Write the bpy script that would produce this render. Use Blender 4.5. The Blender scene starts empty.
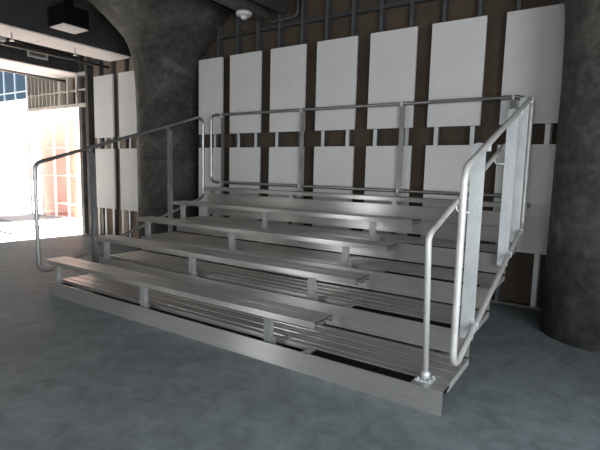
import bpy, bmesh, math, random
from mathutils import Vector, Matrix
random.seed(7)
S = bpy.context.scene
C = S.collection
PI = math.pi

# ------------------------------------------------------------------ helpers
def V(*a): return Vector(a)

def box(bm, x0, x1, y0, y1, z0, z1):
    vs = [bm.verts.new(p) for p in ((x0,y0,z0),(x1,y0,z0),(x1,y1,z0),(x0,y1,z0),(x0,y0,z1),(x1,y0,z1),(x1,y1,z1),(x0,y1,z1))]
    for f in ((3,2,1,0),(4,5,6,7),(0,1,5,4),(1,2,6,5),(2,3,7,6),(3,0,4,7)):
        bm.faces.new([vs[i] for i in f])

def boxes(*bs):
    bm = bmesh.new()
    for b in bs: box(bm, *b)
    return bm

def extrude_x(bm, prof, x0, x1):
    """closed (y, z) outline swept along X"""
    n = len(prof)
    a = [bm.verts.new((x0, y, z)) for y, z in prof]
    b = [bm.verts.new((x1, y, z)) for y, z in prof]
    for i in range(n):
        j = (i+1) % n
        bm.faces.new((a[i], a[j], b[j], b[i]))
    bm.faces.new(a[::-1]); bm.faces.new(b)

def extrude_z(bm, prof, z0, z1):
    n = len(prof)
    a = [bm.verts.new((x, y, z0)) for x, y in prof]
    b = [bm.verts.new((x, y, z1)) for x, y in prof]
    for i in range(n):
        j = (i+1) % n
        bm.faces.new((a[i], a[j], b[j], b[i]))
    bm.faces.new(a[::-1]); bm.faces.new(b)

def round_path(pts, rad, closed=False, seg=7):
    out = []
    n = len(pts)
    for i, p in enumerate(pts):
        p = Vector(p)
        if not closed and i in (0, n-1):
            out.append(p); continue
        a = Vector(pts[i-1]); b = Vector(pts[(i+1) % n])
        da = (a-p).normalized(); db = (b-p).normalized()
        ang = da.angle(db)
        t = min(rad/math.tan(ang/2), (a-p).length*.48, (b-p).length*.48)
        r = t*math.tan(ang/2)
        bis = (da+db).normalized()
        c = p + bis*(r/math.sin(ang/2))
        s, e = p+da*t-c, p+db*t-c
        for k in range(seg+1):
            th = s.angle(e); f = k/seg
            out.append(c + (s*math.sin((1-f)*th) + e*math.sin(f*th))/math.sin(th))
    return out

def tube(bm, pts, r, closed=False, n=12):
    m = len(pts)
    rings = []
    up = None
    for i in range(m):
        if closed: t = (pts[(i+1) % m]-pts[i-1]).normalized()
        else: t = (pts[min(i+1, m-1)]-pts[max(i-1, 0)]).normalized()
        if up is None:
            up = t.orthogonal().normalized()
        up = (up - t*up.dot(t)).normalized()
        w = t.cross(up)
        rings.append([bm.verts.new(pts[i] + up*math.cos(2*PI*k/n)*r + w*math.sin(2*PI*k/n)*r) for k in range(n)])
    for i in range(m if closed else m-1):
        A, B = rings[i], rings[(i+1) % m]
        off = 0
        if closed and i == m-1:
            off = min(range(n), key=lambda o: (A[0].co-B[o].co).length)
        for k in range(n):
            f = bm.faces.new((A[k], A[(k+1) % n], B[(k+1+off) % n], B[(k+off) % n])); f.smooth = True
    if not closed:
        bm.faces.new(rings[0][::-1]); bm.faces.new(rings[-1])

def lathe(bm, prof, cx, cy, n=64, lean=None):
    lean = lean or (lambda z: 0)
    rings = [[bm.verts.new((cx+lean(z)+r*math.cos(2*PI*k/n), cy+r*math.sin(2*PI*k/n), z)) for k in range(n)] for r, z in prof]
    for A, B in zip(rings, rings[1:]):
        for k in range(n):
            f = bm.faces.new((A[k], A[(k+1) % n], B[(k+1) % n], B[k])); f.smooth = True
    bm.faces.new(rings[0][::-1]); bm.faces.new(rings[-1])

def root_loc(p):
    while p.parent: p = p.parent
    return p.location.copy()

def obj(name, bm, mat, parent=None, origin=None, bevel=0):
    """link a mesh object; bm is in world coordinates"""
    bmesh.ops.recalc_face_normals(bm, faces=bm.faces[:])
    o0 = root_loc(parent) if parent else Vector(origin or (0, 0, 0))
    bmesh.ops.translate(bm, verts=bm.verts[:], vec=-o0)
    me = bpy.data.meshes.new(name); bm.to_mesh(me); bm.free()
    me.materials.append(mat)
    o = bpy.data.objects.new(name, me); C.objects.link(o)
    if parent: o.parent = parent
    else: o.location = o0
    if bevel:
        m = o.modifiers.new('edge', 'BEVEL'); m.width = bevel; m.segments = 2; m.limit_method = 'ANGLE'
    return o

def tag(o, label, cat, group=None):
    o['label'] = label; o['category'] = cat
    if group: o['group'] = group
    return o

def thing(name, label, cat, loc, group=None):
    o = bpy.data.objects.new(name, None); C.objects.link(o); o.location = loc
    o.empty_display_size = .1
    return tag(o, label, cat, group)

def struct(name, bm, mat, parent=None, label=None):
    o = obj(name, bm, mat, parent)
    if not parent: o['kind'] = 'structure'
    if label: o['label'] = label
    return o

# ------------------------------------------------------------------ materials
def mat(name):
    m = bpy.data.materials.new(name); m.use_nodes = True
    return m, m.node_tree, m.node_tree.nodes['Principled BSDF']

def N(nt, t, **kw):
    n = nt.nodes.new(t)
    for k, v in kw.items():
        if k in n.inputs: n.inputs[k].default_value = v
        else: setattr(n, k, v)
    return n

def ramp(nt, src, stops):
    r = nt.nodes.new('ShaderNodeValToRGB')
    e = r.color_ramp.elements
    while len(e) < len(stops): e.new(.5)
    for el, (p, c) in zip(e, stops):
        el.position = p; el.color = (*c, 1) if len(c) == 3 else c
    nt.links.new(src, r.inputs[0])
    return r

def coords(nt, scale=(1, 1, 1)):
    tc = nt.nodes.new('ShaderNodeTexCoord'); mp = nt.nodes.new('ShaderNodeMapping')
    mp.inputs['Scale'].default_value = scale
    nt.links.new(tc.outputs['Object'], mp.inputs[0])
    return mp.outputs[0]

def noisy(name, c0, c1, scale, rough, metallic=0, lo=.35, hi=.65, detail=5, stretch=(1,1,1), bump=0, bscale=40):
    m, nt, b = mat(name)
    co = coords(nt, stretch)
    n = N(nt, 'ShaderNodeTexNoise', Scale=scale, Detail=detail, Roughness=.6)
    nt.links.new(co, n.inputs['Vector'])
    r = ramp(nt, n.outputs['Fac'], [(lo, c0), (hi, c1)])
    nt.links.new(r.outputs[0], b.inputs['Base Color'])
    b.inputs['Roughness'].default_value = rough; b.inputs['Metallic'].default_value = metallic
    if bump:
        n2 = N(nt, 'ShaderNodeTexNoise', Scale=bscale, Detail=4)
        nt.links.new(co, n2.inputs['Vector'])
        bp = N(nt, 'ShaderNodeBump', Strength=bump, Distance=.01)
        nt.links.new(n2.outputs['Fac'], bp.inputs['Height']); nt.links.new(bp.outputs[0], b.inputs['Normal'])
    return m

def brushed(name, c0, c1, rough, aniso):
    """mill-finish extrusion: the grain runs along X, so highlights spread across it"""
    m, nt, b = mat(name)
    co = coords(nt, (.9, 14, 14))
    n = N(nt, 'ShaderNodeTexNoise', Scale=3, Detail=4, Roughness=.55); nt.links.new(co, n.inputs['Vector'])
    co2 = coords(nt, (1, 1, 1))
    n2 = N(nt, 'ShaderNodeTexNoise', Scale=1.7, Detail=4); nt.links.new(co2, n2.inputs['Vector'])
    mx = N(nt, 'ShaderNodeMath', operation='MULTIPLY_ADD'); mx.inputs[1].default_value = .5
    nt.links.new(n.outputs['Fac'], mx.inputs[0])
    hf = N(nt, 'ShaderNodeMath', operation='MULTIPLY'); hf.inputs[1].default_value = .5
    nt.links.new(n2.outputs['Fac'], hf.inputs[0]); nt.links.new(hf.outputs[0], mx.inputs[2])
    r = ramp(nt, mx.outputs[0], [(.35, c0), (.65, c1)])
    nt.links.new(r.outputs[0], b.inputs['Base Color'])
    rr = N(nt, 'ShaderNodeMath', operation='MULTIPLY_ADD'); rr.inputs[1].default_value = .18; rr.inputs[2].default_value = rough-.09
    nt.links.new(n2.outputs['Fac'], rr.inputs[0]); nt.links.new(rr.outputs[0], b.inputs['Roughness'])
    b.inputs['Metallic'].default_value = .72
    b.inputs['Anisotropic'].default_value = aniso
    g = N(nt, 'ShaderNodeNewGeometry')
    cr = N(nt, 'ShaderNodeVectorMath', operation='CROSS_PRODUCT'); cr.inputs[1].default_value = (1, 0, 0)
    nt.links.new(g.outputs['Normal'], cr.inputs[0]); nt.links.new(cr.outputs[0], b.inputs['Tangent'])
    return m

M_ALU = brushed('mill_aluminium', (.52, .513, .49), (.64, .63, .605), .33, .96)
M_GALV = noisy('galvanised_plate', (.56, .60, .62), (.72, .76, .78), 9, .5, .45, .35, .65, stretch=(1, 1, .4))
M_TUBE = noisy('galvanised_tube', (.58, .585, .575), (.68, .685, .675), 12, .45, .25)
M_CAP = noisy('aluminium_end_cap', (.56, .56, .55), (.66, .66, .65), 8, .45, .5)
M_BENCHLEG = noisy('bench_leg_steel', (.40, .41, .41), (.52, .53, .53), 9, .4, .6)
M_GALV_SHADE = noisy('shaded_galvanised', (.20, .205, .205), (.30, .305, .305), 9, .42, .75, stretch=(1, 1, .4))  # darker copy of the plate: shade on left and back posts put into colour
M_TUBE_SHADE = noisy('shaded_galvanised_tube', (.40, .40, .40), (.50, .50, .50), 12, .34, .95)  # darker copy of the tube, for the backlit left and back rails
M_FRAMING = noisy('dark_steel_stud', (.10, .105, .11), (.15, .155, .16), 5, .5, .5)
M_STUD = noisy('steel_stud', (.42, .43, .43), (.55, .56, .56), 5, .45, .7)
M_PANEL = noisy('white_panel', (.70, .70, .695), (.75, .75, .745), 2, .75, 0, bump=.05, bscale=90)
M_BOARD = noisy('brown_board', (.060, .043, .030), (.092, .067, .046), 2.2, .85, 0, .3, .7)
M_BLACK = noisy('black_rubber', (.005, .005, .005), (.008, .008, .008), 20, .95)
M_BLACK.node_tree.nodes['Principled BSDF'].inputs['Specular IOR Level'].default_value = .1
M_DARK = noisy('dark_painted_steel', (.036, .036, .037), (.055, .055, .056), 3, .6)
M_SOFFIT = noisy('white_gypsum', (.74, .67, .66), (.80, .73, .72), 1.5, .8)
M_WHITE = noisy('white_enamel', (.7, .7, .7), (.74, .74, .74), 4, .4)
M_CEIL = noisy('ceiling_concrete', (.045, .046, .048), (.085, .086, .088), 2.0, .85, 0, .3, .7, bump=.3, bscale=9)
M_ROOM = noisy('grey_wall_paint', (.07, .07, .07), (.10, .10, .10), 1.5, .8)

def concrete():
    m, nt, b = mat('column_concrete')
    co = coords(nt)
    n1 = N(nt, 'ShaderNodeTexNoise', Scale=1.9, Detail=7, Roughness=.65, Distortion=.6); nt.links.new(co, n1.inputs['Vector'])
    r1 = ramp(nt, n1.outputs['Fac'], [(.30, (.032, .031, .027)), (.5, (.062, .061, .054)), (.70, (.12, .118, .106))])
    n2 = N(nt, 'ShaderNodeTexNoise', Scale=11, Detail=6, Roughness=.7); nt.links.new(co, n2.inputs['Vector'])
    r2 = ramp(nt, n2.outputs['Fac'], [(.35, (.5, .5, .5)), (.6, (1.15, 1.15, 1.15))])
    mul = N(nt, 'ShaderNodeMix', data_type='RGBA', blend_type='MULTIPLY'); mul.inputs[0].default_value = 1
    nt.links.new(r1.outputs[0], mul.inputs[6]); nt.links.new(r2.outputs[0], mul.inputs[7])
    # form-board seams left by the casting, at uneven heights
    sx = N(nt, 'ShaderNodeSeparateXYZ'); nt.links.new(co, sx.inputs[0])
    ad = N(nt, 'ShaderNodeMath', operation='MULTIPLY_ADD'); ad.inputs[1].default_value = .10
    nt.links.new(n1.outputs['Fac'], ad.inputs[0]); nt.links.new(sx.outputs['Z'], ad.inputs[2])
    md = N(nt, 'ShaderNodeMath', operation='PINGPONG'); md.inputs[1].default_value = .41
    nt.links.new(ad.outputs[0], md.inputs[0])
    rs = ramp(nt, md.outputs[0], [(0, (.6, .6, .6)), (.06, (1, 1, 1))])
    mul2 = N(nt, 'ShaderNodeMix', data_type='RGBA', blend_type='MULTIPLY'); mul2.inputs[0].default_value = .8
    nt.links.new(mul.outputs[2], mul2.inputs[6]); nt.links.new(rs.outputs[0], mul2.inputs[7])
    nt.links.new(mul2.outputs[2], b.inputs['Base Color'])
    b.inputs['Roughness'].default_value = .8
    bp = N(nt, 'ShaderNodeBump', Strength=.5, Distance=.02)
    nt.links.new(n2.outputs['Fac'], bp.inputs['Height']); nt.links.new(bp.outputs[0], b.inputs['Normal'])
    return m
M_CONC = concrete()

def floor_mat():
    m, nt, b = mat('sealed_concrete_floor')
    co = coords(nt)
    n1 = N(nt, 'ShaderNodeTexNoise', Scale=.9, Detail=7, Roughness=.62, Distortion=.8); nt.links.new(co, n1.inputs['Vector'])
    n2 = N(nt, 'ShaderNodeTexNoise', Scale=6, Detail=6, Roughness=.7, Distortion=.4); nt.links.new(co, n2.inputs['Vector'])
    r1 = ramp(nt, n1.outputs['Fac'], [(.3, (.165, .196, .207)), (.7, (.235, .27, .283))])
    r2 = ramp(nt, n2.outputs['Fac'], [(.32, (.74, .74, .74)), (.62, (1.14, 1.14, 1.14))])
    mul = N(nt, 'ShaderNodeMix', data_type='RGBA', blend_type='MULTIPLY'); mul.inputs[0].default_value = 1
    nt.links.new(r1.outputs[0], mul.inputs[6]); nt.links.new(r2.outputs[0], mul.inputs[7])
    nt.links.new(mul.outputs[2], b.inputs['Base Color'])
    rr = ramp(nt, n2.outputs['Fac'], [(.3, (.5, .5, .5)), (.7, (.62, .62, .62))])
    nt.links.new(rr.outputs[0], b.inputs['Roughness'])
    b.inputs['Specular IOR Level'].default_value = .12
    return m
M_FLOOR = floor_mat()

def brick_mat():
    m, nt, b = mat('pink_brick')
    tc = nt.nodes.new('ShaderNodeTexCoord')
    sw = N(nt, 'ShaderNodeSeparateXYZ'); nt.links.new(tc.outputs['Object'], sw.inputs[0])
    cb = N(nt, 'ShaderNodeCombineXYZ'); nt.links.new(sw.outputs['X'], cb.inputs['X']); nt.links.new(sw.outputs['Z'], cb.inputs['Y'])
    br = N(nt, 'ShaderNodeTexBrick', Scale=5)
    br.inputs['Color1'].default_value = (.62, .24, .20, 1); br.inputs['Color2'].default_value = (.70, .33, .27, 1)
    br.inputs['Mortar'].default_value = (.7, .5, .42, 1)
    nt.links.new(cb.outputs[0], br.inputs['Vector']); nt.links.new(br.outputs['Color'], b.inputs['Base Color'])
    b.inputs['Roughness'].default_value = .9
    return m
M_BRICK = brick_mat()
M_PAVE = noisy('pale_paving', (.55, .53, .5), (.65, .63, .6), 2, .85)

def glass(name, tint):
    m = bpy.data.materials.new(name); m.use_nodes = True
    nt = m.node_tree; nt.nodes.clear()
    out = nt.nodes.new('ShaderNodeOutputMaterial'); mx = nt.nodes.new('ShaderNodeMixShader')
    t = nt.nodes.new('ShaderNodeBsdfTransparent'); t.inputs[0].default_value = (*tint, 1)
    g = nt.nodes.new('ShaderNodeBsdfGlossy'); g.inputs['Roughness'].default_value = .05
    mx.inputs[0].default_value = .06
    nt.links.new(t.outputs[0], mx.inputs[1]); nt.links.new(g.outputs[0], mx.inputs[2]); nt.links.new(mx.outputs[0], out.inputs[0])
    return m
M_GLASS = glass('clear_glass', (.96, .97, .97))
M_BLUE = glass('blue_film_glass', (.13, .24, .33))

# ------------------------------------------------------------------ dimensions (metres)
D, RISE, H0, L = .61, .1906, .150, 4.358
SEAT, SW, SY = .2453, .242, -.015
XB, XE = -.066, 3.468
def H(k): return H0+(k-1)*RISE
CEIL = 4.0
WY = 2.94            # face of the brown board
X0, X1, Y0 = -8.5, 7.2, -6.2

# ------------------------------------------------------------------ the room
struct('floor', boxes((X0-.2, X1+.2, Y0-.2, WY+.12, -.2, 0)), M_FLOOR)
struct('ground_outside', boxes((-40, 12, WY+.12, 40, -.25, -.005)), M_PAVE)
ceil = struct('ceiling', boxes((X0-.2, X1+.2, Y0-.2, WY+.12, CEIL, CEIL+.25)), M_CEIL)
JX = -4.05           # jamb of the opening
wall = struct('wall_back', boxes((JX, X1+.2, WY, WY+.12, 0, CEIL), (-6.05, JX, WY, WY+.12, 2.64, CEIL), 
                                 (-8.35, -6.05, WY, WY+.12, 3.72, CEIL), (X0-.2, -8.35, WY, WY+.12, 0, CEIL)), M_BOARD)
def stud_bm(x, z0, z1, w=.042, y0=2.848):
    bm = bmesh.new(); t = .006
    extrude_z(bm, [(x, y0), (x+w, y0), (x+w, WY), (x+w-t, WY), (x+w-t, y0+t), (x, y0+t)], z0, z1)
    return bm
for k in range(-10, 14):
    x = .21-.021+.392*k
    if x < JX: continue
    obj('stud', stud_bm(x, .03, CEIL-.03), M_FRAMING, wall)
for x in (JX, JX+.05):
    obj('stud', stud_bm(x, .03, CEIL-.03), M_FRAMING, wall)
M_STRIP = noisy('bright_furring', (.62, .63, .63), (.72, .73, .73), 5, .5, .3)
for x in (.262, .60, .993, 1.44, 1.775, 2.152, 2.548, 2.97, 3.329, 3.744, 4.50, -.24, -2.40, -2.73, -2.95, -3.16, -3.39):
    obj('furring_strip', boxes((x-.024, x+.024, 2.840, 2.8475, 1.777, 1.988)), M_STRIP, wall)
for x in (4.50, -2.45, -2.66, -2.95, -3.20, -3.43):
    obj('furring_strip', boxes((x-.024, x+.024, 2.840, 2.8475, .03, .613)), M_STRIP, wall)
M_PLY = noisy('beige_plywood', (.30, .225, .165), (.38, .295, .22), 2.5, .85, 0, .3, .7, stretch=(3, 1, .6))
obj('plywood_sheet', boxes((JX+.1, -1.65, 2.93, WY, .03, CEIL-.05)), M_PLY, wall)
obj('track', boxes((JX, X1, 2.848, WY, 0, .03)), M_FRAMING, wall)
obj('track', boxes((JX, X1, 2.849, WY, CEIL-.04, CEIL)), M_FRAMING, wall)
obj('bridging_channel', boxes((JX+.1, 4.7, 2.853, 2.91, 3.455, 3.50)), M_DARK, wall)
# header of steel framing over the opening
M_HEAD = noisy('header_steel', (.52, .49, .45), (.66, .63, .58), 5, .5, .35)
header = struct('trim_1', boxes((-6.08, -3.72, 2.815, WY-.001, 2.62, 2.69)), M_HEAD)
header['label'] = 'steel stud header framed over the bright opening'
for i in range(13):
    x = -6.05 + i*.158
    if -4.75 < x < -4.1: continue
    obj('stud', boxes((x, x+.035, 2.83, WY-.001, 2.68, 3.55)), M_HEAD, header)
for x in (-4.72, -4.43, -4.1):
    obj('stud', boxes((x, x+.045, 2.82, WY-.001, 2.68, 3.3)), M_HEAD, header)
obj('header_rail', boxes((-4.75, -3.72, 2.815, WY-.001, 3.24, 3.30)), M_HEAD, header)
obj('header_rail', boxes((-6.05, -3.72, 2.835, WY-.001, 2.95, 2.975)), M_HEAD, header)
obj('jamb_post', boxes((-3.72, -3.64, 2.80, WY-.001, 0, 3.4)), M_DARK, header)

# side and front walls with the window openings behind the camera
def wall_with_openings(name, axis, pos, a0, a1, openings):
    """openings: (a0, a1, z0, z1) sorted, not overlapping"""
    bm = bmesh.new()
    def put(u0, u1, z0, z1):
        if u1-u0 < 1e-4 or z1-z0 < 1e-4: return
        if axis == 'y': box(bm, u0, u1, pos-.2, pos, z0, z1)
        else: box(bm, pos-.2, pos, u0, u1, z0, z1)
    u = a0
    for o in openings:
        put(u, o[0], 0, CEIL); put(o[0], o[1], 0, o[2]); put(o[0], o[1], o[3], CEIL); u = o[1]
    put(u, a1, 0, CEIL)
    return struct(name, bm, M_ROOM)
FRONT = [(-5.6, -4.2, .9, 2.6), (-1.95, -.95, .5, 2.9), (4.4, 6.8, .4, 2.5)]
LEFT_FILL = [(1.0, 2.5, 1.2, 2.9)]  # unseen window, added to throw warm light on the left panels
wall_with_openings('wall_front', 'y', Y0, X0, X1, FRONT)
wall_with_openings('wall_left', 'x', X0, Y0, WY, LEFT_FILL)
RIGHT = [(-4.8, -.4, .15, 2.6)]
wall_with_openings('wall_right', 'x', X1+.2, Y0, WY, RIGHT)
n = 1
def window_frame(axis, pos, o):
    global n
    n += 1
    bm = bmesh.new()
    def put(u0, u1, z0, z1, d0=.14, d1=.07):
        if axis == 'y': box(bm, u0, u1, pos-d0, pos-d1, z0, z1)
        else: box(bm, pos-d0, pos-d1, u0, u1, z0, z1)
    u0, u1, z0, z1 = o
    put(u0, u0+.05, z0, z1); put(u1-.05, u1, z0, z1); put(u0+.05, u1-.05, z0, z0+.05); put(u0+.05, u1-.05, z1-.05, z1)
    if u1-u0 > 1.6: put((u0+u1)/2-.02, (u0+u1)/2+.02, z0+.05, z1-.05)
    struct('window_%d' % n, bm, M_DARK)
for o in FRONT: window_frame('y', Y0, o)
for o in LEFT_FILL: window_frame('x', X0, o)
for o in RIGHT: window_frame('x', X1+.2, o)

# concrete mushroom columns
PROF = [(.49, 0), (.49, 1.2), (.49, 2.3), (.50, 2.7), (.513, 2.9), (.535, 3.07), (.575, 3.21), (.645, 3.36), (.74, 3.49), (.86, 3.62), (.99, 3.76), (1.10, 3.87), (1.20, 3.95), (1.26, CEIL)]
bm = bmesh.new(); lathe(bm, PROF, -1.135, 2.65, 64, lambda z: .11*min(1, max(0, (z-3.1)/.4)))
col = obj('concrete_column', bm, M_CONC, None, (-1.135, 2.65, 0)); col['kind'] = 'structure'
tag(col, 'round concrete column with wide flared top, behind the left end of the bleachers', 'column', 'concrete columns')
bm = bmesh.new(); lathe(bm, PROF, 5.13, 2.27)
c2 = obj('concrete_column', bm, M_CONC, None, (5.13, 2.27, 0)); c2['kind'] = 'structure'
tag(c2, 'round concrete column standing clear on the floor beside the right end of the bleachers', 'column', 'concrete columns')

# ceiling beams clad in gypsum: dark sides, pale undersides
def beam(x0, x1, z0, z1, y0, y1):
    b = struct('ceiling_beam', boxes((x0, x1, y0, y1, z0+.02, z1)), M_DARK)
    y = y0
    i = 0
    while y < y1-.05:
        e = min(y+1.25, y1)
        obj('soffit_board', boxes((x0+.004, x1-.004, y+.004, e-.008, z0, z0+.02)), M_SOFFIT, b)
        y = e; i += 1
    return b
beam(-2.96, -2.30, 3.40, CEIL, -6.1, 2.84)
beam(-4.95, -4.02, 3.27, CEIL, -6.1, 2.84)
struct('ceiling_beam', boxes((.62, .80, -6.1, 2.84, 3.60, CEIL)), M_CEIL)
struct('ceiling_beam', boxes((1.04, 1.14, -6.1, 2.84, 3.62, CEIL)), M_DARK)
struct('ceiling_beam', boxes((3.3, 3.5, -6.1, 2.84, 3.72, CEIL)), M_CEIL)

# pipes and small ceiling fixtures
def pipe(name, pts, r, label, cat, group=None, m=M_DARK, rad=.08):
    bm = bmesh.new(); tube(bm, round_path(pts, rad) if len(pts) > 2 else [Vector(p) for p in pts], r, n=10)
    o = obj(name, bm, m, None, pts[0]); tag(o, label, cat, group); return o
pipe('ceiling_pipe', [(-3.12, -6.0, 3.33), (-3.12, 2.93, 3.33)], .022, 'dark steel pipe running along the edge of the longer pale soffit', 'pipe', 'ceiling pipes')
pipe('ceiling_pipe', [(-4.0, -6.0, 3.62), (-4.0, 2.84, 3.62)], .02, 'thin dark pipe above the wall grille', 'pipe', 'ceiling pipes')
pipe('ceiling_pipe', [(-4.6, -6.0, 3.19), (-4.6, 2.9, 3.19)], .025, 'dark pipe under the farther pale soffit', 'pipe', 'ceiling pipes')
pipe('ceiling_pipe', [(.3, -6.0, 3.72), (.3, 2.93, 3.72)], .03, 'dark ceiling pipe beside the round white detector', 'pipe', 'ceiling pipes')
pipe('ceiling_pipe', [(2.0, -6.0, 3.8), (2.0, 2.93, 3.8)], .04, 'dark ceiling pipe above the middle wall panels', 'pipe', 'ceiling pipes')
pipe('ceiling_pipe', [(.75, 2.832, 3.545), (.95, 2.832, 3.545), (1.32, 2.832, 3.555), (1.32, 2.832, 4.0)], .016, 'thin bent conduit along the wall above the panels', 'pipe', 'ceiling pipes', M_FRAMING)

def sprinkler(x, y, z, label):
    t = thing('ceiling_sprinkler', label, 'sprinkler', (x, y, z), 'sprinkler heads')
    bm = bmesh.new(); lathe(bm, [(.012, z+.0205), (.012, z-.09), (.02, z-.09), (.02, z-.11)], x, y, 12); obj('stem', bm, M_STUD, t)
    bm = bmesh.new(); lathe(bm, [(.035, z-.11), (.03, z-.118)], x, y, 16); obj('deflector', bm, M_STUD, t)
sprinkler(-2.62, .95, 3.40, 'small sprinkler head under the pale soffit, farther from the wall')
sprinkler(-2.62, 1.95, 3.40, 'small sprinkler head under the pale soffit, beside the black can light')

t = thing('ceiling_light', 'black square can light with pale lens hanging from the ceiling', 'light', (-1.98, 1.5, CEIL))
obj('housing', boxes((-2.19, -1.80, 1.29, 1.70, 3.52, 3.80)), M_BLACK, t)
obj('stem', boxes((-2.03, -1.93, 1.44, 1.54, 3.80, CEIL)), M_BLACK, t)
obj('lens', boxes((-2.18, -1.81, 1.30, 1.69, 3.505, 3.52)), M_SOFFIT, t)

t = thing('air_grille', 'small rectangular air grille with pale frame on the dark beam side', 'vent', (-4.02, 2.05, 3.40))
gy0, gy1, gz0, gz1 = 1.86, 2.23, 3.41, 3.56
obj('frame', boxes((-4.02, -3.995, gy0, gy1, gz0, gz0+.03), (-4.02, -3.995, gy0, gy1, gz1-.03, gz1), (-4.02, -3.995, gy0, gy0+.03, gz0+.03, gz1-.03), (-4.02, -3.995, gy1-.03, gy1, gz0+.03, gz1-.03)), M_WHITE, t)
for i in range(4):
    z = gz0+.04+i*.022
    obj('blade', boxes((-4.018, -4.0, gy0+.03, gy1-.03, z, z+.01)), M_STUD, t)

t = thing('smoke_detector', 'round white detector hanging under the dark ceiling near the column top', 'detector', (.68, 2.45, 3.6))
bm = bmesh.new(); lathe(bm, [(.11, 3.598), (.115, 3.575), (.10, 3.55)], .68, 2.45, 28); obj('base', bm, M_WHITE, t)
bm = bmesh.new(); lathe(bm, [(.05, 3.55), (.045, 3.515), (.03, 3.505)], .68, 2.45, 20); obj('sensor', bm, M_WHITE, t)

def strip_light(x, y0, y1, z, label):
    t = thing('strip_light', label, 'light', (x, (y0+y1)/2, z), 'strip lights')
    obj('housing', boxes((x-.05, x+.05, y0, y1, z+.03, z+.08)), M_WHITE, t)
    bm = bmesh.new(); tube(bm, [V(x, y0+.03, z+.02), V(x, y1-.03, z+.02)], .016, n=10); obj('tube', bm, M_WHITE, t)
    for y in (y0+.1, y1-.11): obj('hanger', boxes((x-.005, x+.005, y, y+.01, z+.08, CEIL)), M_DARK, t)
strip_light(-3.62, .25, 1.31, 3.46, 'white strip light between the two pale soffits')

# ------------------------------------------------------------------ outside the opening
win = struct('window_1', bmesh.new() if False else boxes(*(
    [(-14.02+.65*i-.012, -14.02+.65*i+.012, 4.17, 4.23, 0, 5.0) for i in range(15)] +
    [(-14.1, -4.9, 4.16, 4.24, z-.013, z+.013) for z in (.02, .41, 1.16, 1.91, 2.66, 3.50, 4.3, 5.0)])), M_WHITE)
g1 = obj('glass_pane', boxes((-14.1, -4.9, 4.195, 4.203, .02, 3.30)), M_GLASS, win)
g2 = obj('glass_pane', boxes((-14.1, -4.9, 4.195, 4.203, 3.30, 5.0)), M_BLUE, win)
pier = obj('brick_pier', boxes((-8.9, -7.15, 4.6, 5.2, 0, 2.7)), M_BRICK, None, (-8, 4.9, 0))
tag(pier, 'pink brick wall standing outside behind the gridded glass', 'wall')

# ------------------------------------------------------------------ wall panels
def panel(x, z0, z1, label, row, w=.60):
    if -1 < x < 0: w = .51
    o = obj('mounted_panel', boxes((x, x+w, 2.812, 2.848, z0, z1)), M_PANEL, None, (x+w/2, 2.83, z0), bevel=.003)
    tag(o, label, 'wall panel', row)
UP = ['white wall panel, upper row, nearest the bright opening', 'white wall panel, upper row, touching the left side of the flared column',
      'white wall panel, upper row, half hidden behind right side of the flared column',
      'white wall panel, upper row, first fully clear one right of the flared column', 'white wall panel, upper row, second clear one right of the flared column',
      'white wall panel, upper row, third clear one right of the flared column', 'white wall panel, upper row, third in from the right-hand column',
      'white wall panel, upper row, second in from the right-hand column', 'white wall panel, upper row, its corner cut off by the right-hand column']
XS = [-3.459, -2.676, -.575, .098, .878, 1.66, 2.445, 3.225, 4.027]
for x, l in zip(XS, UP):
    panel(x, 1.99, 3.165, l, 'upper row of wall panels')
    lo = l.replace('upper row', 'lower row').replace('its corner cut off by the right-hand column', 'against the right-hand column behind the end guard rail')
    panel(x, .615, 1.775, lo, 'lower row of wall panels')

# ------------------------------------------------------------------ the bleachers
B = thing('bleachers', 'five row aluminium bleachers with galvanised guard rails on the dark floor', 'bleachers', (L/2, 1.3, 0))

# fascia and risers
fb = bmesh.new()
extrude_x(fb, [(0, .0), (.035, .0), (.035, .006), (.006, .006), (.006, H0-.006), (.012, H0-.006), (.012, H0), (0, H0)], 0, L)
obj('fascia', fb, M_ALU, B)
for k in (1, 2, 3):
    y = k*D; z0, z1 = H(k)+.014, H(k+1)
    bm = bmesh.new(); extrude_x(bm, [(y, z0), (y+.006, z0), (y+.006, z1-.006), (y+.012, z1-.006), (y+.012, z1), (y, z1)], 0, L)
    obj('riser_board', bm, M_ALU, B)
y = 4*D
for z0, z1 in ((H(4)+.03, H(5)-.002), (H(5)+.003, 1.07)):
    bm = bmesh.new(); extrude_x(bm, [(y, z0), (y+.02, z0), (y+.02, z0+.005), (y+.006, z0+.005), (y+.006, z1-.005), (y+.02, z1-.005), (y+.02, z1), (y, z1)], 0, L)
    obj('riser_board', bm, M_ALU, B)

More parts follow.
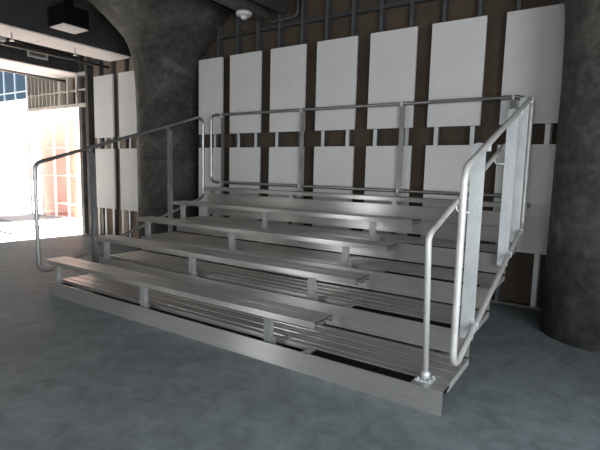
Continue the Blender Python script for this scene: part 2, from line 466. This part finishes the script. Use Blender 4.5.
# decks: two grooved planks each
def plank_profile(y0, y1, z, th=.038, grooves=2):
    pts = [(y0, z-th), (y0, z)]
    w = (y1-y0)
    for i in range(grooves):
        c = y0 + w*(i+.5)/grooves
        pts += [(c-.013, z), (c-.010, z-.007), (c+.010, z-.007), (c+.013, z)]
    pts += [(y1, z), (y1, z-th), (y1-.006, z-th), (y1-.006, z-.012), (y0+.006, z-.012), (y0+.006, z-th)]
    return pts
for k in (1, 2, 3, 4):
    ya, yb = (k-1)*D+.135, k*D-.006
    ym = (ya+yb)/2
    for a, b_ in ((ya, ym-.002), (ym+.002, yb)):
        bm = bmesh.new(); extrude_x(bm, plank_profile(a, b_, H(k)), .004, L-.006)
        obj('deck_plank', bm, M_ALU, B)
    # end channels and side plates
    obj('deck_end_cap', boxes((L-.006, L, ya-.03, k*D, H(k)-.042, H(k)+.002)), M_CAP, B)
    obj('deck_end_cap', boxes((-.002, .004, ya-.03, k*D, H(k)-.042, H(k)+.002)), M_CAP, B)
    # black nosing in the aisle, plates either side of it
    yn = (k-1)*D
    obj('black_nosing', boxes((XE-.06, 4.15 if k == 1 else L-.10, yn+.014, yn+.134, H(k)-.035, H(k)-.010)), M_BLACK, B)
    obj('nosing_plate', boxes((4.15 if k == 1 else L-.10, L, yn+.013, yn+.134, H(k)-.02, H(k)-.001)), M_ALU, B)
    obj('nosing_plate', boxes((XE-.13, XE-.06, yn+.013, yn+.134, H(k)-.018, H(k)-.003)), M_ALU, B)

# steel frames underneath
for x in (.05, 1.52, 3.0, 4.12):
    bm = bmesh.new()
    for k in (1, 2, 3, 4):
        box(bm, x-.02, x+.02, (k-1)*D+.01, k*D+.02, H(k)-.09, H(k)-.04)
        box(bm, x-.02, x+.02, (k-1)*D+.045, (k-1)*D+.085, 0, H(k)-.0401)
    box(bm, x-.02, x+.02, 4*D-.02, 4*D+.02, 0, H(4)-.09)
    box(bm, x-.02, x+.02, 4*D+.007, 4*D+.045, H(4)-.09, 1.05)
    obj('support_frame', bm, M_DARK, B)

# benches
def bench(k, x0, x1):
    z = H(k)+SEAT; y0 = (k-1)*D+SY; y1 = y0+SW; t = .005; h = .044
    bm = bmesh.new()
    ga, gb = y0+SW*.46, y0+SW*.54
    for a, b_ in ((y0, ga), (gb, y1)):
        gs = [a+(b_-a)*f for f in (.22, .5, .78)]
        top = [(a, z)]
        for g in gs: top += [(g-.008, z), (g-.006, z-.0025), (g+.006, z-.0025), (g+.008, z)]
        top += [(b_, z), (b_, z-h), (b_-.03, z-h), (b_-.03, z-h+t), (b_-t, z-h+t), (b_-t, z-t*1.6), (a+t, z-t*1.6), (a+t, z-h+t), (a+.03, z-h+t), (a+.03, z-h), (a, z-h)]
        extrude_x(bm, top, x0, x1)
    box(bm, x0, x1, ga, gb, z-t-.004, z-.003)
    o = obj('bench', bm, M_ALU, B)
    for x in (.05, 1.53, 3.0):
        zb = z-h
        yl = (k-1)*D+.07 if k < 5 else 4*D+.055
        z0 = H(k)-.06 if k < 5 else .90
        bm = bmesh.new()
        extrude_z(bm, [(x-.03, yl-.02), (x+.03, yl-.02), (x+.03, yl+.025), (x+.024, yl+.025), (x+.024, yl-.014), (x-.024, yl-.014), (x-.024, yl+.025), (x-.03, yl+.025)], z0, zb-.008)
        box(bm, x-.035, x+.035, y0+.012, y1-.012, zb-.008, zb)
        obj('leg', bm, M_BENCHLEG, o)
        bm = boxes((x+.032, x+.075, yl-.005, yl+.0, (z0 if k == 5 else H(k)-.06), (z0+.04 if k == 5 else H(k)+.03)))
        obj('foot_bracket', bm, M_BENCHLEG, o)
    return o
for k in (1, 2, 3, 4): bench(k, XB, XE)
bench(5, XB, L+.06)

# guard rails
R = .021
SL = .3125
def side_guard(x, inner, ztop0, zbot0, yfront, yrear, sl_bot, posts, pw, name_post):
    loop = [(x, yfront, ztop0+SL*0), (x, yrear, ztop0+SL*(yrear-yfront)), (x, yrear, zbot0+sl_bot*(yrear-yfront)), (x, yfront, zbot0)]
    bm = bmesh.new(); tube(bm, round_path(loop, .10, True), R, True)
    g = obj('guard_rail', bm, M_TUBE if inner < 0 else M_TUBE_SHADE, B)
    for yp in posts:
        zt = ztop0+SL*(yp-yfront)+.0
        k = min(4, int(yp/D)+1)
        zb = H(k)-.04 if inner > 0 else zbot0+sl_bot*(yp-yfront)-.11
        xa, xb = (x+R*.3, x+R*.3+pw) if inner > 0 else (x-R*.3-pw, x-R*.3)
        xin = xb if inner > 0 else xa
        bm = bmesh.new(); t = .007
        # steel channel: web faces along the row, flange turned back at the inner edge
        e = (xin-t, xin) if inner > 0 else (xin, xin+t)
        lo = min(xa, xb); hi = max(xa, xb)
        extrude_z(bm, [(lo, yp), (hi, yp), (hi, yp+t), (lo, yp+t)], zb, zt-.015)
        box(bm, e[0], e[1], yp+t, yp+.045, zb, zt-.06)
        # rounded head
        w2 = (hi-lo)/2; cx = (lo+hi)/2; nseg = 8
        prof = [(cx+w2*math.cos(PI*i/nseg), zt-.015+.6*w2*math.sin(PI*i/nseg)) for i in range(nseg+1)]
        a = [bm.verts.new((px, yp, pz)) for px, pz in prof]; b2 = [bm.verts.new((px, yp+t, pz)) for px, pz in prof]
        bm.faces.new(a); bm.faces.new(b2[::-1])
        for i in range(nseg): bm.faces.new((a[i], a[i+1], b2[i+1], b2[i]))
        obj('post', bm, M_GALV if inner < 0 else M_GALV_SHADE, g)
        # U-bolt clamps
        for zc in (zt-.02, zbot0+sl_bot*(yp-yfront)):
            bm = boxes((x-R-.004, x+R+.004, yp-.008, yp, zc-.024, zc+.024))
            obj('clamp', bm, M_GALV if inner < 0 else M_GALV_SHADE, g)
    return g
side_guard(-.115, +1, 1.445, .215, -.05, 2.46, .3125, (.585, 1.76), .06, 'post')
side_guard(4.388, -1, 1.47, .265, .05, 2.42, .28, (.58, 1.76, 2.31), .09, 'post')
# back guard
yb_ = 2.72
loop = [(-.20, yb_, 2.272), (4.29, yb_, 2.262), (4.29, yb_, 1.222), (-.20, yb_, 1.232)]
bm = bmesh.new(); tube(bm, round_path(loop, .09, True), R, True)
bg = obj('guard_rail', bm, M_TUBE_SHADE, B)
for x in (.02, 1.50, 2.94, 4.17):
    bm = bmesh.new(); t = .006
    extrude_z(bm, [(x-.03, yb_+.0215), (x+.03, yb_+.0215), (x+.03, yb_+.028), (x-.024, yb_+.028), (x-.024, yb_+.075), (x-.03, yb_+.075)], .62, 2.262)
    obj('post', bm, M_GALV_SHADE, bg)
    obj('foot_bracket', boxes((x-.025, x+.025, 4*D+.046, yb_+.0214, .66, .71)), M_GALV, bg)
    for zc in (2.26, 1.227):
        obj('clamp', boxes((x-.012, x+.012, yb_-R-.004, yb_+.0214, zc-.028, zc+.028)), M_GALV, bg)

# aisle handrail
hx = 4.213
path = [(hx, .105, H0), (hx, .0, 1.075), (hx, 2.2, 1.075+.3125*2.2), (hx, 2.27, 1.60), (hx+.075, 2.27, 1.56)]
bm = bmesh.new()
tube(bm, round_path([(hx, .11, H0), (hx, .012, 1.075), (hx, 2.16, 1.075+.305*2.15), (hx, 2.24, 1.66), (hx+.09, 2.33, 1.62)], .07), .019)
hr = obj('handrail', bm, M_TUBE, B)
bm = bmesh.new(); box(bm, hx-.05, hx+.05, .065, .165, H0-.001, H0+.009)
obj('flange', bm, M_GALV, hr)
bm = bmesh.new(); lathe(bm, [(.03, H0+.009), (.03, H0+.05), (.022, H0+.058)], hx, .108, 16)
obj('collar', bm, M_GALV, hr)
for dx, dy in ((-.036, .08), (.036, .08), (-.036, .15), (.036, .15)):
    bm = bmesh.new(); lathe(bm, [(.009, H0+.009), (.009, H0+.018)], hx+dx, dy, 6); obj('bolt', bm, M_GALV, hr)
for yp in (.58, 1.76):
    z = 1.075+.305*yp
    bm = bmesh.new(); tube(bm, round_path([(hx, yp, z-.015), (hx, yp, z-.07), (4.30, yp-.0, z-.07)], .03), .008, n=8)
    obj('bracket', bm, M_GALV, hr)

# ------------------------------------------------------------------ light
def area(name, loc, rot, sx, sy, power, col):
    l = bpy.data.lights.new(name, 'AREA'); l.shape = 'RECTANGLE'; l.size = sx; l.size_y = sy; l.energy = power; l.color = col
    o = bpy.data.objects.new(name, l); C.objects.link(o); o.location = loc; o.rotation_euler = rot
    return o
RAD = [5, 30, 13]
for (u0, u1, z0, z1), e in zip(FRONT, RAD):
    area('window_daylight', ((u0+u1)/2, Y0-.03, (z0+z1)/2), (PI/2, 0, 0), u1-u0-.1, z1-z0-.1, e*(u1-u0)*(z1-z0), (.93, .97, 1))
for (u0, u1, z0, z1) in LEFT_FILL:
    area('window_daylight', (X0-.03, (u0+u1)/2, (z0+z1)/2), (PI/2, 0, -PI/2), u1-u0-.1, z1-z0-.1, 14*(u1-u0)*(z1-z0), (1, .86, .78))  # fill lamp in the added left window
for (u0, u1, z0, z1) in RIGHT:
    area('window_daylight', (X1+.03, (u0+u1)/2, (z0+z1)/2), (PI/2, 0, PI/2), u1-u0-.1, z1-z0-.1, 20*(u1-u0)*(z1-z0), (.93, .97, 1))
sun = bpy.data.lights.new('sun', 'SUN'); sun.energy = 210; sun.angle = .009; sun.color = (1, .80, .67)
so = bpy.data.objects.new('sun', sun); C.objects.link(so)
so.rotation_euler = Vector((-.05, -1, -.85)).to_track_quat('-Z', 'Y').to_euler()

w = bpy.data.worlds.new('sky'); S.world = w; w.use_nodes = True
nt = w.node_tree; bg_ = nt.nodes['Background']
tc = nt.nodes.new('ShaderNodeTexCoord'); sp = nt.nodes.new('ShaderNodeSeparateXYZ')
nt.links.new(tc.outputs['Generated'], sp.inputs[0])
r = ramp(nt, sp.outputs['Z'], [(0, (1, .93, .87)), (.30, (.97, .94, .92)), (.6, (.45, .65, .95))])
nt.links.new(r.outputs[0], bg_.inputs['Color'])
bg_.inputs['Strength'].default_value = 2.0

# ------------------------------------------------------------------ camera
cam = bpy.data.cameras.new('camera'); co = bpy.data.objects.new('camera', cam); C.objects.link(co)
r_ = Vector((0.83285723, 0.55293243, 0.0247905)); u_ = Vector((-0.0842529, 0.08238412, 0.99303288)); f_ = Vector((-0.54703774, 0.82914328, -0.11520037))
mtx = Matrix((r_, u_, -f_)).transposed().to_4x4()
mtx.translation = Vector((5.06067, -2.64903, 1.42878))
co.matrix_world = mtx
cam.sensor_width = 36; cam.sensor_fit = 'HORIZONTAL'; cam.lens = 460.70*36/600; cam.clip_start = .02
S.camera = co

S.view_settings.view_transform = 'Standard'; S.view_settings.look = 'None'
S.view_settings.exposure = -.1; S.view_settings.gamma = 1; S.view_settings.use_curve_mapping = False
S.cycles.max_bounces = 8; S.cycles.diffuse_bounces = 5; S.cycles.glossy_bounces = 4; S.cycles.transparent_max_bounces = 12
S.cycles.sample_clamp_indirect = 6
S.cycles.use_denoising = True
